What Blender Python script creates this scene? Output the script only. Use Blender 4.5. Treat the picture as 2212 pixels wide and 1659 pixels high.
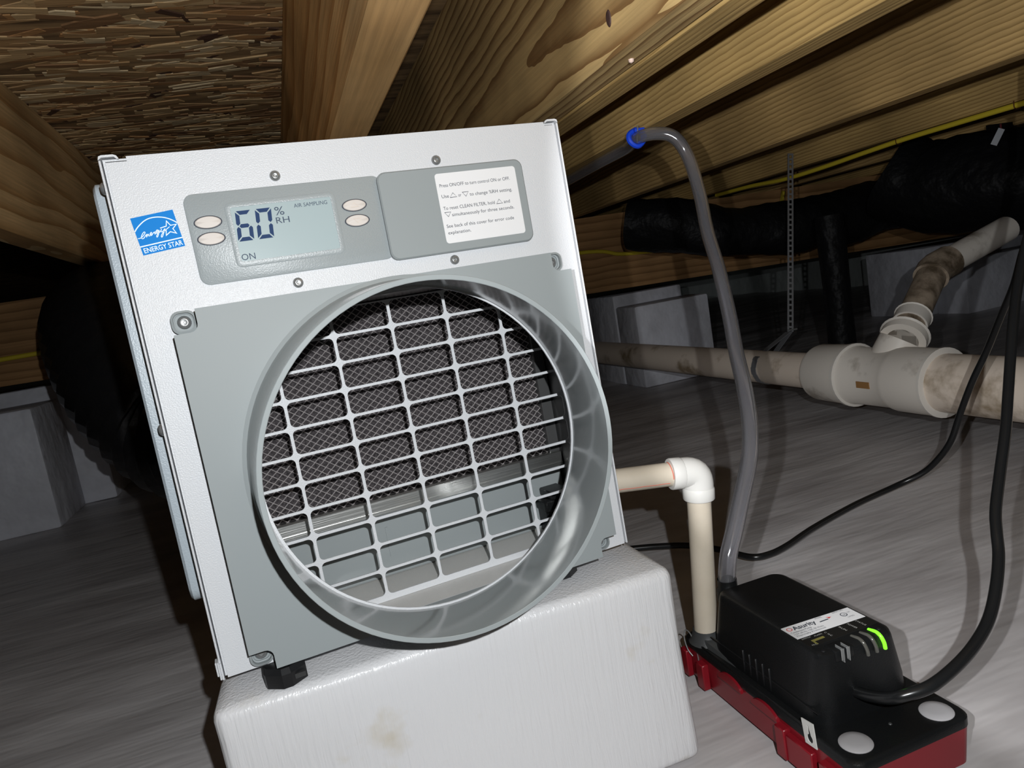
import bpy, bmesh, math, random
from mathutils import Vector, Matrix, noise
random.seed(7)
for o in list(bpy.data.objects): bpy.data.objects.remove(o)
S = bpy.context.scene
COL = S.collection
PI = math.pi

# ------------------------------------------------------------------ camera, light, exposure
CAMZ = 0.395
RC = ((0.93524488, -0.20047856, 0.29176252),
      (-0.31243526, -0.0799612, 0.9465677),
      (-0.16643685, -0.97642949, -0.13741987))
cam = bpy.data.objects.new('camera', bpy.data.cameras.new('camera')); COL.objects.link(cam)
M = Matrix.Identity(4)
for i in range(3):
    M[i][0] = RC[i][0]; M[i][1] = -RC[i][1]; M[i][2] = -RC[i][2]
M[2][3] = CAMZ
cam.matrix_world = M
cam.data.sensor_width = 36; cam.data.lens = 36 * 1533 / 2212
cam.data.clip_start = 0.01
S.camera = cam

W = bpy.data.worlds.new('world'); S.world = W; W.use_nodes = True
W.node_tree.nodes['Background'].inputs[0].default_value = (0.75, 0.85, 1, 1)
W.node_tree.nodes['Background'].inputs[1].default_value = 0.006
try: W.cycles.sampling_method = 'NONE'
except Exception: pass

def lamp(name, kind, loc, energy, color, radius):
    d = bpy.data.lights.new(name, kind); d.energy = energy; d.color = color; d.shadow_soft_size = radius
    o = bpy.data.objects.new(name, d); COL.objects.link(o); o.location = loc
    return o
# a head lamp above, right of and behind the lens
def near_lens(r, u, f=0.0):
    return (RC[0][0]*r - RC[0][1]*u + RC[0][2]*f, RC[1][0]*r - RC[1][1]*u + RC[1][2]*f, RC[2][0]*r - RC[2][1]*u + RC[2][2]*f + CAMZ)
hd = lamp('head_lamp', 'SPOT', (0.036, -0.055, CAMZ + 0.050), 14.6, (0.955, 0.985, 1.0), 0.0035)
hd.rotation_euler = Vector((RC[0][2] - 0.02, RC[1][2], RC[2][2] + 0.12)).to_track_quat('-Z', 'Y').to_euler()
hd.data.spot_size = math.radians(112); hd.data.spot_blend = 0.3
# the phone's light just left of the lens, its beam turned to the right into the crawl space
hl = lamp('phone_light', 'SPOT', near_lens(-0.052, 0.015), 12.5, (0.98, 0.985, 1.0), 0.0035)
tgt = Vector(near_lens(1594/1533, 480/1533, 1.0)) - Vector((0, 0, CAMZ))
hl.rotation_euler = tgt.to_track_quat('-Z', 'Y').to_euler()
hl.data.spot_size = math.radians(74.5); hl.data.spot_blend = 0.12

S.view_settings.view_transform = 'Standard'; S.view_settings.look = 'None'
S.view_settings.gamma = 1; S.view_settings.use_curve_mapping = False
S.view_settings.exposure = 0.0

# ------------------------------------------------------------------ materials
def nodes(m):
    m.use_nodes = True
    nt = m.node_tree
    return nt, nt.nodes['Principled BSDF']
def mat(name, col, rough=0.5, metal=0.0, spec=0.5, bump=None, var=None, emit=None, trans=0.0, ior=1.45, coat=0.0, alpha=1.0):
    """bump=(scale xyz or float, strength, distance); var=(scale, second colour, lo, hi)"""
    m = bpy.data.materials.new(name); nt, b = nodes(m)
    N = nt.nodes.new; Lk = nt.links.new
    b.inputs['Base Color'].default_value = (*col, 1); b.inputs['Roughness'].default_value = rough
    b.inputs['Metallic'].default_value = metal; b.inputs['Specular IOR Level'].default_value = spec
    b.inputs['Transmission Weight'].default_value = trans; b.inputs['IOR'].default_value = ior
    b.inputs['Coat Weight'].default_value = coat; b.inputs['Alpha'].default_value = alpha
    if emit:
        b.inputs['Emission Color'].default_value = (*emit[0], 1); b.inputs['Emission Strength'].default_value = emit[1]
    def coords(scale):
        tc = N('ShaderNodeTexCoord'); mp = N('ShaderNodeMapping')
        mp.inputs['Scale'].default_value = scale if isinstance(scale, tuple) else (scale,)*3
        Lk(tc.outputs['Object'], mp.inputs[0]); return mp.outputs[0]
    if bump:
        n = N('ShaderNodeTexNoise'); n.inputs['Scale'].default_value = 1; n.inputs['Detail'].default_value = bump[3] if len(bump) > 3 else 3
        Lk(coords(bump[0]), n.inputs['Vector'])
        bp = N('ShaderNodeBump'); bp.inputs['Strength'].default_value = bump[1]; bp.inputs['Distance'].default_value = bump[2]
        Lk(n.outputs['Fac'], bp.inputs['Height']); Lk(bp.outputs[0], b.inputs['Normal'])
    if var:
        n = N('ShaderNodeTexNoise'); n.inputs['Scale'].default_value = 1; n.inputs['Detail'].default_value = 5; n.inputs['Roughness'].default_value = 0.6
        Lk(coords(var[0]), n.inputs['Vector'])
        r = N('ShaderNodeValToRGB'); r.color_ramp.elements[0].position = var[2]; r.color_ramp.elements[1].position = var[3]
        r.color_ramp.elements[0].color = (*var[1], 1); r.color_ramp.elements[1].color = (*col, 1)
        Lk(n.outputs['Fac'], r.inputs[0]); Lk(r.outputs[0], b.inputs['Base Color'])
    return m

def wood(name, light, dark, centre, ring=32.0, tilt=0.03, seed=0.0, wob=0.05, fine=0.35):
    """growth rings about an axis that runs along the joist (y): straight lines, or cathedrals where it tilts"""
    m = bpy.data.materials.new(name); nt, b = nodes(m); N = nt.nodes.new; Lk = nt.links.new
    tc = N('ShaderNodeTexCoord')
    m1 = N('ShaderNodeMapping'); m1.inputs['Scale'].default_value = (5, 0.9, 5); m1.inputs['Location'].default_value = (seed, seed*1.7, 0)
    Lk(tc.outputs['Object'], m1.inputs[0])
    n1 = N('ShaderNodeTexNoise'); n1.inputs['Scale'].default_value = 1.6; n1.inputs['Detail'].default_value = 2.5
    Lk(m1.outputs[0], n1.inputs['Vector'])
    sub = N('ShaderNodeVectorMath'); sub.operation = 'SUBTRACT'; sub.inputs[1].default_value = (.5, .5, .5); Lk(n1.outputs['Color'], sub.inputs[0])
    sc = N('ShaderNodeVectorMath'); sc.operation = 'SCALE'; sc.inputs['Scale'].default_value = wob; Lk(sub.outputs[0], sc.inputs[0])
    ad = N('ShaderNodeVectorMath'); ad.operation = 'ADD'; Lk(tc.outputs['Object'], ad.inputs[0]); Lk(sc.outputs[0], ad.inputs[1])
    m2 = N('ShaderNodeMapping'); m2.inputs['Location'].default_value = (-centre[0], 0, -centre[1]); m2.inputs['Rotation'].default_value = (tilt, 0, tilt*0.6)
    Lk(ad.outputs[0], m2.inputs[0])
    wv = N('ShaderNodeTexWave'); wv.wave_type = 'RINGS'; wv.rings_direction = 'Y'; wv.wave_profile = 'SAW'
    wv.inputs['Scale'].default_value = ring; wv.inputs['Distortion'].default_value = 1.2; wv.inputs['Detail'].default_value = 2; wv.inputs['Detail Scale'].default_value = 0.6
    Lk(m2.outputs[0], wv.inputs['Vector'])
    r = N('ShaderNodeValToRGB'); e = r.color_ramp.elements
    e[0].position = 0.25; e[0].color = (*light, 1); e[1].position = 0.93; e[1].color = (*dark, 1)
    mid = e.new(0.6); mid.color = tuple(0.7*a + 0.3*c for a, c in zip(light, dark)) + (1,)
    Lk(wv.outputs['Fac'], r.inputs[0])
    m3 = N('ShaderNodeMapping'); m3.inputs['Scale'].default_value = (260, 7, 260); Lk(tc.outputs['Object'], m3.inputs[0])
    n3 = N('ShaderNodeTexNoise'); n3.inputs['Scale'].default_value = 1; n3.inputs['Detail'].default_value = 4; Lk(m3.outputs[0], n3.inputs['Vector'])
    n4 = N('ShaderNodeTexNoise'); n4.inputs['Scale'].default_value = 4.5; n4.inputs['Detail'].default_value = 3; Lk(tc.outputs['Object'], n4.inputs['Vector'])
    mul = N('ShaderNodeMath'); mul.operation = 'MULTIPLY_ADD'; mul.inputs[1].default_value = fine*1.6; mul.inputs[2].default_value = 1 - fine*0.8; Lk(n3.outputs['Fac'], mul.inputs[0])
    mu2 = N('ShaderNodeMath'); mu2.operation = 'MULTIPLY_ADD'; mu2.inputs[1].default_value = 1.5; mu2.inputs[2].default_value = 0.25; Lk(n4.outputs['Fac'], mu2.inputs[0])
    mu3 = N('ShaderNodeMath'); mu3.operation = 'MULTIPLY'; Lk(mul.outputs[0], mu3.inputs[0]); Lk(mu2.outputs[0], mu3.inputs[1])
    vm = N('ShaderNodeVectorMath'); vm.operation = 'SCALE'; Lk(r.outputs[0], vm.inputs[0]); Lk(mu3.outputs[0], vm.inputs['Scale'])
    Lk(vm.outputs[0], b.inputs['Base Color'])
    bp = N('ShaderNodeBump'); bp.inputs['Strength'].default_value = 0.5; bp.inputs['Distance'].default_value = 0.0012
    Lk(n3.outputs['Fac'], bp.inputs['Height']); Lk(bp.outputs[0], b.inputs['Normal'])
    b.inputs['Roughness'].default_value = 0.72; b.inputs['Specular IOR Level'].default_value = 0.25
    return m

WHITE = mat('white_powder_coat', (0.60, 0.61, 0.63), 0.40, spec=0.38, bump=(1100.0, 0.6, 0.0004, 1))
INNER = mat('interior_powder_coat', (0.58, 0.57, 0.55), 0.4, spec=0.6, bump=(900.0, 0.6, 0.0004, 1))
GREYP = mat('grey_satin_plastic', (0.275, 0.30, 0.305), 0.5, spec=0.22)
GREYC = mat('grey_glossy_duct_collar', (0.28, 0.305, 0.31), 0.115, spec=0.42, bump=((14.0, 14.0, 40.0), 0.04, 0.004))
GREYT = mat('grey_textured_plastic', (0.30, 0.33, 0.34), 0.38, spec=0.6, bump=(1100.0, 0.45, 0.0003, 1))
GREYS = mat('pale_grey_side_panel', (0.38, 0.43, 0.47), 0.4, spec=0.6, bump=(900.0, 0.5, 0.0004, 1))
STEEL = mat('bright_screw_steel', (0.30, 0.305, 0.305), 0.25, metal=0.55, spec=0.9)
ALU = mat('brushed_aluminium', (0.66, 0.66, 0.64), 0.3, metal=1.0, bump=((20.0, 900.0, 900.0), 0.25, 0.0005))
GALV = mat('galvanised_sheet', (0.55, 0.53, 0.51), 0.25, metal=1.0, bump=((60.0, 60.0, 60.0), 0.25, 0.003))
GALVD = mat('shaded_channel_metal', (0.16, 0.16, 0.16), 0.35, metal=0.7)  # galvanised channel metal, its colour darkened to stand for shade inside the cabinet
MESHM = mat('expanded_metal_wire', (0.54, 0.50, 0.50), 0.35, metal=0.35, spec=0.8)
FOAM = mat('dark_filter_foam', (0.085, 0.075, 0.078), 0.95, spec=0.2, bump=(900.0, 1.0, 0.0015), var=(500.0, (0.02, 0.018, 0.02), 0.35, 0.62))
DARKG = mat('dark_galvanised_wall', (0.10, 0.10, 0.10), 0.4, metal=0.5)
DARK = mat('dark_inner_sheet', (0.03, 0.03, 0.03), 0.6)
BLACKP = mat('black_moulded_plastic', (0.0075, 0.008, 0.0085), 0.36, spec=0.3, bump=(900.0, 0.35, 0.0004, 1))
BLACKR = mat('black_rubber', (0.011, 0.011, 0.012), 0.42, spec=0.5)
CORD = mat('black_vinyl_cord', (0.009, 0.0095, 0.010), 0.25, spec=0.5)
DUCT = mat('black_duct_sleeve', (0.006, 0.006, 0.0065), 0.5, spec=0.12, bump=(24.0, 0.7, 0.015))
PRINT = mat('grey_print', (0.06, 0.065, 0.08), 0.6, spec=0.1)
PAPER = mat('white_label_stock', (0.74, 0.74, 0.75), 0.45)
LCD = mat('lcd_glass', (0.33, 0.40, 0.41), 0.3, spec=0.15, emit=((0.62, 0.75, 0.85), 0.04))
SEG = mat('lcd_segment', (0.03, 0.055, 0.13), 0.6, spec=0.05)
SEGL = mat('lcd_legend', (0.07, 0.09, 0.13), 0.6, spec=0.05)
CREAM = mat('cream_button', (0.60, 0.55, 0.51), 0.55)
CREAMP = mat('worn_button_print', (0.62, 0.53, 0.46), 0.6)
BLUE = mat('blue_label', (0.006, 0.20, 0.60), 0.5, spec=0.1)
LBLUE = mat('pale_label_print', (0.72, 0.84, 0.93), 0.4)
PVC = mat('cream_pvc_pipe', (0.62, 0.55, 0.45), 0.4, spec=0.4, var=((30.0, 30.0, 30.0), (0.56, 0.49, 0.39), 0.3, 0.7))
PVCW = mat('white_pvc_fitting', (0.68, 0.67, 0.64), 0.32, spec=0.45)
PINK = mat('pink_primer_smear', (0.62, 0.18, 0.13), 0.5)
DRAIN = mat('stained_drain_pvc', (0.82, 0.71, 0.60), 0.5, spec=0.35, var=((9.0, 9.0, 9.0), (0.34, 0.26, 0.17), 0.30, 0.44))
DRAINF = mat('stained_drain_fitting', (0.78, 0.73, 0.66), 0.45, spec=0.4, var=((8.0, 8.0, 8.0), (0.25, 0.2, 0.15), 0.27, 0.43))
DIRTY = mat('dirt_caked_pipe', (0.40, 0.32, 0.24), 0.7, var=((22.0, 22.0, 22.0), (0.11, 0.08, 0.05), 0.40, 0.62))
LIPM = mat('pale_fitting_lip', (0.74, 0.70, 0.64), 0.4)
RED = mat('red_tank_plastic', (0.215, 0.008, 0.015), 0.3, spec=0.45)
GUN = mat('dark_grey_funnel_plastic', (0.05, 0.052, 0.053), 0.4)
CAPW = mat('white_cap_plastic', (0.38, 0.37, 0.38), 0.35)
LED = mat('green_status_light', (0.1, 0.5, 0.02), 0.3, emit=((0.20, 1.0, 0.02), 1.3))
LEDOFF = mat('clear_light_pipe', (0.07, 0.068, 0.06), 0.15, spec=0.8)
YEL = mat('yellow_cable_jacket', (0.60, 0.47, 0.035), 0.45)
TAPEB = mat('blue_hook_plastic', (0.01, 0.06, 0.62), 0.35)
ZINC = mat('zinc_strap', (0.33, 0.34, 0.36), 0.45, metal=0.6)
COPPER = mat('copper_staple', (0.6, 0.32, 0.2), 0.3, metal=1.0)
VINYL = mat('clear_vinyl_tube', (0.72, 0.72, 0.76), 0.10, spec=0.9, trans=0.93, ior=1.42)
WRAP = mat('white_tape_wrap', (0.66, 0.655, 0.665), 0.3, spec=0.5, bump=((420.0, 420.0, 26.0), 0.55, 0.0012, 2), var=((9.0, 9.0, 9.0), (0.54, 0.49, 0.40), 0.28, 0.42))
TAN = mat('tan_dirt', (0.33, 0.27, 0.19), 0.8)
PIER = mat('pier_liner', (0.76, 0.77, 0.84), 0.5, bump=(14.0, 0.5, 0.02), var=((5.0, 5.0, 5.0), (0.58, 0.58, 0.62), 0.3, 0.6))
WALLM = mat('foundation_liner', (0.74, 0.80, 0.78), 0.6, bump=(5.0, 0.6, 0.05))
BLK = mat('printed_black_label', (0.012, 0.012, 0.012), 0.3)
OLIVE = mat('olive_print', (0.2, 0.18, 0.05), 0.5)
REDP = mat('red_print', (0.6, 0.08, 0.08), 0.5)
KNOT = mat('dark_knot', (0.05, 0.025, 0.02), 0.7)

# liner floor: pale plastic sheet, wrinkles as stretched bump
def liner():
    m = bpy.data.materials.new('vapour_liner'); nt, b = nodes(m); N = nt.nodes.new; Lk = nt.links.new
    tc = N('ShaderNodeTexCoord')
    def nz(scale, rot, detail=4, rough=0.55):
        mp = N('ShaderNodeMapping'); mp.inputs['Scale'].default_value = scale; mp.inputs['Rotation'].default_value = (0, 0, rot)
        Lk(tc.outputs['Object'], mp.inputs[0]); n = N('ShaderNodeTexNoise'); n.inputs['Scale'].default_value = 1
        n.inputs['Detail'].default_value = detail; n.inputs['Roughness'].default_value = rough; Lk(mp.outputs[0], n.inputs['Vector']); return n.outputs['Fac']
    a = nz((2.2, 11, 3), 0.22); c = nz((7, 34, 9), 0.1, 3); d = nz((3, 9, 3), 0.3, 5)
    r = N('ShaderNodeValToRGB'); r.color_ramp.elements[0].position = 0.32; r.color_ramp.elements[1].position = 0.62
    r.color_ramp.elements[0].color = (0.42, 0.395, 0.395, 1); r.color_ramp.elements[1].color = (0.62, 0.595, 0.595, 1)
    Lk(d, r.inputs[0]); Lk(r.outputs[0], b.inputs['Base Color'])
    mx = N('ShaderNodeMath'); mx.operation = 'MULTIPLY_ADD'; mx.inputs[1].default_value = 0.22; Lk(c, mx.inputs[0]); Lk(a, mx.inputs[2])
    bp = N('ShaderNodeBump'); bp.inputs['Strength'].default_value = 0.6; bp.inputs['Distance'].default_value = 0.011
    Lk(mx.outputs[0], bp.inputs['Height']); Lk(bp.outputs[0], b.inputs['Normal'])
    b.inputs['Roughness'].default_value = 0.42; b.inputs['Specular IOR Level'].default_value = 0.35
    return m
LINER = liner()

# ------------------------------------------------------------------ mesh helpers
def bx(bm, x0, x1, y0, y1, z0, z1, bev=0.0, seg=2):
    v = [bm.verts.new((x, y, z)) for z in (z0, z1) for y in (y0, y1) for x in (x0, x1)]
    fs = [bm.faces.new([v[i] for i in q]) for q in ((0, 2, 3, 1), (4, 5, 7, 6), (0, 1, 5, 4), (2, 6, 7, 3), (0, 4, 6, 2), (1, 3, 7, 5))]
    if bev > 0:
        es = list({e for f in fs for e in f.edges})
        bmesh.ops.bevel(bm, geom=es, offset=bev, segments=seg, affect='EDGES', profile=0.5)
    return bm
def spline(pts, n=8):
    P = [Vector(p) for p in pts]; P = [P[0]*2 - P[1]] + P + [P[-1]*2 - P[-2]]; out = []
    for i in range(1, len(P) - 2):
        for k in range(n):
            t = k/n; a, b, c, d = P[i-1], P[i], P[i+1], P[i+2]
            out.append(0.5*((2*b) + (c - a)*t + (2*a - 5*b + 4*c - d)*t*t + (3*b - a - 3*c + d)*t*t*t))
    out.append(P[-2]); return out
def tube(bm, path, r, n=12, caps=True, radii=None):
    P = [Vector(p) for p in path]; up = None; rings = []
    for i, p in enumerate(P):
        t = (P[min(i+1, len(P)-1)] - P[max(i-1, 0)]).normalized()
        if up is None:
            up = t.orthogonal().normalized()
        up = (up - t*up.dot(t)).normalized(); s = t.cross(up)
        rr = radii[i] if radii else r
        rings.append([bm.verts.new(p + (up*math.cos(2*PI*k/n) + s*math.sin(2*PI*k/n))*rr) for k in range(n)])
    for a, b in zip(rings, rings[1:]):
        for k in range(n): bm.faces.new((a[k], a[(k+1) % n], b[(k+1) % n], b[k]))
    if caps:
        bm.faces.new(rings[0][::-1]); bm.faces.new(rings[-1])
    return bm
def lathe(bm, prof, mtx=Matrix.Identity(4), n=20, close=False):
    """profile (r, h) turned about local z"""
    rings = []
    for r, h in prof:
        if r < 1e-7: rings.append([bm.verts.new(mtx @ Vector((0, 0, h)))])
        else: rings.append([bm.verts.new(mtx @ Vector((r*math.cos(2*PI*k/n), r*math.sin(2*PI*k/n), h))) for k in range(n)])
    pr = list(zip(rings, rings[1:])) + ([(rings[-1], rings[0])] if close else [])
    for a, b in pr:
        for k in range(n):
            q = (k+1) % n
            if len(a) == 1 and len(b) == 1: continue
            if len(a) == 1: bm.faces.new((a[0], b[q], b[k]))
            elif len(b) == 1: bm.faces.new((a[k], a[q], b[0]))
            else: bm.faces.new((a[k], a[q], b[q], b[k]))
    return bm
def rrect(x0, x1, y0, y1, r, n=5):
    o = []
    for cx, cy, a in ((x1-r, y1-r, 0), (x0+r, y1-r, PI/2), (x0+r, y0+r, PI), (x1-r, y0+r, 1.5*PI)):
        for k in range(n+1): o.append((cx + r*math.cos(a + PI/2*k/n), cy + r*math.sin(a + PI/2*k/n)))
    return o
def loft(bm, loops):
    R = [[bm.verts.new(p) for p in L] for L in loops]
    for a, b in zip(R, R[1:]):
        for k in range(len(a)):
            q = (k+1) % len(a); bm.faces.new((a[k], a[q], b[q], b[k]))
    bm.faces.new(R[0][::-1]); bm.faces.new(R[-1]); return bm
def plate(bm, outer, holes, y0, y1):
    """flat sheet in the x-z plane with holes; front at y0, back at y1"""
    tmp = bmesh.new(); es = []
    for lp in [outer] + holes:
        v = [tmp.verts.new((x, y0, z)) for x, z in lp]
        es += [tmp.edges.new((v[i], v[(i+1) % len(v)])) for i in range(len(v))]
    bmesh.ops.triangle_fill(tmp, use_beauty=True, use_dissolve=False, edges=es)
    for f in tmp.faces:
        f.normal_update()
        if f.normal.y > 0: f.normal_flip()
    if y1 is not None:
        rim = [e for e in tmp.edges if e.is_boundary]
        g = bmesh.ops.extrude_face_region(tmp, geom=list(tmp.faces))
        for v in [q for q in g['geom'] if isinstance(q, bmesh.types.BMVert)]: v.co.y = y1
        bmesh.ops.recalc_face_normals(tmp, faces=tmp.faces)
    me = bpy.data.meshes.new('t'); tmp.to_mesh(me); tmp.free(); bm.from_mesh(me); bpy.data.meshes.remove(me); return bm
def stroke(bm, pts, w, y, closed=False, th=0.00012):
    """flat ribbon along a polyline in the x-z plane"""
    P = [Vector((a, b)) for a, b in pts]; n = len(P); L = []; R = []
    for i in range(n):
        a = P[(i-1) % n] if closed or i else P[i]; c = P[(i+1) % n] if closed or i < n-1 else P[i]
        t = (c - a); t = t.normalized() if t.length > 1e-9 else Vector((1, 0)); nn = Vector((-t.y, t.x))
        d1 = (P[i]-a).normalized() if (P[i]-a).length > 1e-9 else t
        k = 1/max(0.45, abs(t.dot(d1)))
        L.append(bm.verts.new((P[i].x + nn.x*w/2*k, y, P[i].y + nn.y*w/2*k))); R.append(bm.verts.new((P[i].x - nn.x*w/2*k, y, P[i].y - nn.y*w/2*k)))
    for i in range(n if closed else n-1):
        j = (i+1) % n; f = bm.faces.new((L[i], L[j], R[j], R[i])); f.normal_update()
        if f.normal.y > 0: f.normal_flip()
    return bm
def poly(bm, pts, y):
    f = bm.faces.new([bm.verts.new((a, y, b)) for a, b in pts]); f.normal_update()
    if f.normal.y > 0: f.normal_flip()
    return bm
VERT = Matrix.Rotation(PI/2, 4, 'X')            # text plane -> facing -y
def text(bm, body, size, at, width=None, mtx=VERT, align='LEFT', bold=0.0):
    cu = bpy.data.curves.new('t', 'FONT'); cu.body = body; cu.size = size; cu.align_x = align; cu.resolution_u = 3; cu.offset = bold
    ob = bpy.data.objects.new('t', cu); COL.objects.link(ob)
    bpy.context.view_layer.update()
    me = bpy.data.meshes.new_from_object(ob.evaluated_get(bpy.context.evaluated_depsgraph_get()))
    sx = 1.0
    if width:
        xs = [v.co.x for v in me.vertices]; sx = width/max(1e-6, max(xs) - min(xs))
    me.transform(Matrix.Translation(at) @ mtx @ Matrix.Diagonal((sx, 1, 1, 1)))
    bm.from_mesh(me); bpy.data.meshes.remove(me); bpy.data.objects.remove(ob); bpy.data.curves.remove(cu); return bm

def obj(name, bm, m, parent=None, smooth=None, origin=None):
    bmesh.ops.recalc_face_normals(bm, faces=[f for f in bm.faces if len(bm.faces) < 6e5]) if smooth != 'keep' else None
    me = bpy.data.meshes.new(name)
    if origin is not None: bmesh.ops.translate(bm, verts=bm.verts, vec=-Vector(origin))
    bm.to_mesh(me); bm.free(); me.materials.append(m)
    if smooth and smooth != 'keep':
        me.shade_smooth()
        me.set_sharp_from_angle(angle=math.radians(smooth if isinstance(smooth, (int, float)) and smooth > 1 else 40))
    o = bpy.data.objects.new(name, me); COL.objects.link(o)
    if origin is not None: o.location = origin
    if parent: o.parent = parent
    return o
def tag(o, label=None, cat=None, group=None, kind=None):
    if label: o['label'] = label
    if cat: o['category'] = cat
    if group: o['group'] = group
    if kind: o['kind'] = kind
    return o
def thing(name, label, cat, loc=(0, 0, 0), group=None):
    o = bpy.data.objects.new(name, None); COL.objects.link(o); o.location = loc; o.empty_display_size = 0.05
    return tag(o, label, cat, group)
def copy(o, parent=None):
    c = o.copy(); COL.objects.link(c)
    if parent: c.parent = parent
    return c
nb = bmesh.new

# ------------------------------------------------------------------ the setting
def floor():
    bm = nb(); x0, x1, y0, y1, s = -2.2, 3.72, -1.2, 5.3, 0.025
    nx, ny = int((x1-x0)/s), int((y1-y0)/s); g = []
    for j in range(ny+1):
        row = []
        for i in range(nx+1):
            x, y = x0 + (x1-x0)*i/nx, y0 + (y1-y0)*j/ny
            a = noise.noise((x*1.5 + y*0.3, y*7 - x*1.4, 0.3)); b = noise.noise((x*4, y*17 - x*2.2, 4.1))
            z = -0.008 + 0.007*a + 0.0015*b
            row.append(bm.verts.new((x, y, min(0.0, z))))
        g.append(row)
    for j in range(ny):
        for i in range(nx): bm.faces.new((g[j][i], g[j][i+1], g[j+1][i+1], g[j+1][i]))
    return tag(obj('floor', bm, LINER, smooth=60), 'pale wrinkled plastic vapour liner over the crawl space floor', kind='structure')
floor()
ZJ, ZO = 0.563, 0.785                            # underside of the joists, underside of the subfloor
OSB = mat('osb_board', (0.42, 0.27, 0.13), 0.75, var=((6.0, 40.0, 20.0), (0.10, 0.06, 0.03), 0.35, 0.65))
bm = nb(); bx(bm, -2.2, 3.72, -1.2, 5.3, ZO, ZO + 0.018)
ceil = tag(obj('ceiling', bm, OSB), 'strand board subfloor seen between the joists', kind='structure')
tints = [((0.62, 0.43, 0.22), 6), ((0.48, 0.30, 0.14), 6), ((0.74, 0.58, 0.35), 3), ((0.30, 0.165, 0.075), 4), ((0.50, 0.27, 0.11), 3), ((0.10, 0.05, 0.03), 1.4)]
strand_bm = [nb() for _ in tints]
for k in range(1700):
    t = random.choices(range(len(tints)), [w for _, w in tints])[0]
    ln = random.uniform(0.025, 0.10); wd = random.uniform(0.004, 0.016); a = random.gauss(0, 0.20)
    if t == 5 or random.random() < 0.05: ln *= 0.45; a += random.uniform(-1.4, 1.4)
    x, y = random.uniform(-0.31, 0.11), random.uniform(0.3, 2.3); z = ZO - random.uniform(0.0003, 0.0022)
    ca, sa = math.cos(a), math.sin(a); j = lambda: random.uniform(-0.3, 0.3)*wd
    c = [(-ln/2, -wd/2 + j()), (-ln/6, -wd/2 + j()), (ln/2, -wd/2 + j()*1.5), (ln/2 + j(), wd/2 + j()), (0, wd/2 + j()), (-ln/2 + j(), wd/2 + j())]
    q = [(x + u*ca - v*sa, y + u*sa + v*ca) for u, v in c]
    lo = [strand_bm[t].verts.new((u, v, z)) for u, v in q]; hi = [strand_bm[t].verts.new((u, v, ZO + 0.0002)) for u, v in q]
    strand_bm[t].faces.new(lo[::-1])
    for i in range(6): strand_bm[t].faces.new((lo[i], lo[(i+1) % 6], hi[(i+1) % 6], hi[i]))
for i, (c, w) in enumerate(tints):
    m = mat('wood_strand_%d' % i, c, 0.75, bump=((30.0, 260.0, 100.0), 0.6, 0.001), var=((9.0, 120.0, 20.0), tuple(v*0.6 for v in c), 0.3, 0.6))
    tag(obj('wood_strands', strand_bm[i], m, ceil), kind='stuff')
for nm, b in (('wall_back', (-2.2, 3.72, 5.3, 5.4, -0.03, ZO)), ('wall_right', (3.72, 3.82, -1.2, 5.4, -0.03, ZO)), ('wall_left', (-2.3, -2.2, -1.2, 5.4, -0.03, ZO)), ('wall_front', (-2.3, 3.82, -1.3, -1.2, -0.03, ZO))):
    bm = nb(); bx(bm, *b); tag(obj(nm, bm, WALLM), 'foundation wall covered in pale liner', kind='structure')

# ------------------------------------------------------------------ joists and girder
woods = [wood('pine_weathered', (0.70, 0.48, 0.235), (0.46, 0.26, 0.10), (0.05, 0.30), ring=9, tilt=0.02, seed=1.3, wob=0.10, fine=0.5),
         wood('pine_cathedral', (0.50, 0.345, 0.15), (0.20, 0.11, 0.04), (0.085, 0.085), ring=32, tilt=0.045, seed=4.2, wob=0.04),
         wood('pine_close_grain', (0.46, 0.305, 0.115), (0.27, 0.165, 0.056), (-0.1, 0.12), ring=66, tilt=0.012, seed=7.7, wob=0.016),
         wood('pine_wavy', (0.46, 0.30, 0.12), (0.26, 0.16, 0.056), (-0.30, 0.30), ring=58, tilt=0.015, seed=9.1, wob=0.02)]
def joist(x, m, label, y1=4.2, w=0.038):
    bm = nb(); bx(bm, 0, w, -0.55, y1, 0, ZO - ZJ - 0.003, 0.003, 1)
    o = obj('floor_joist', bm, woods[m]); o.location = (x, 0, ZJ)
    return tag(o, label, 'joist', 'floor joists')
joist(-0.324, 0, 'brown floor joist left of the strand board bay, behind the black duct')
JA = joist(0.085, 0, 'weathered orange-brown joist bounding the strand board bay on its right')
JB = joist(0.298, 1, 'wide pine joist with cathedral grain and a dark knot')
joist(0.337, 2, 'pine joist nailed flat against the right side of the knotted one')
JC = joist(0.492, 2, 'close-grained joist with the clear tube hooked under its edge')
JD = joist(0.899, 3, 'wavy-grained joist between the tube joist and the yellow cable joist')
JE = joist(1.306, 2, 'joist with the yellow cable stapled under it')
joist(1.713, 3, 'first dim joist beyond the yellow cable')
joist(2.120, 2, 'second dim joist beyond the yellow cable')
joist(2.527, 3, 'third dim joist beyond the yellow cable')
joist(2.934, 2, 'dimmest far joist near the right foundation wall')
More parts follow.
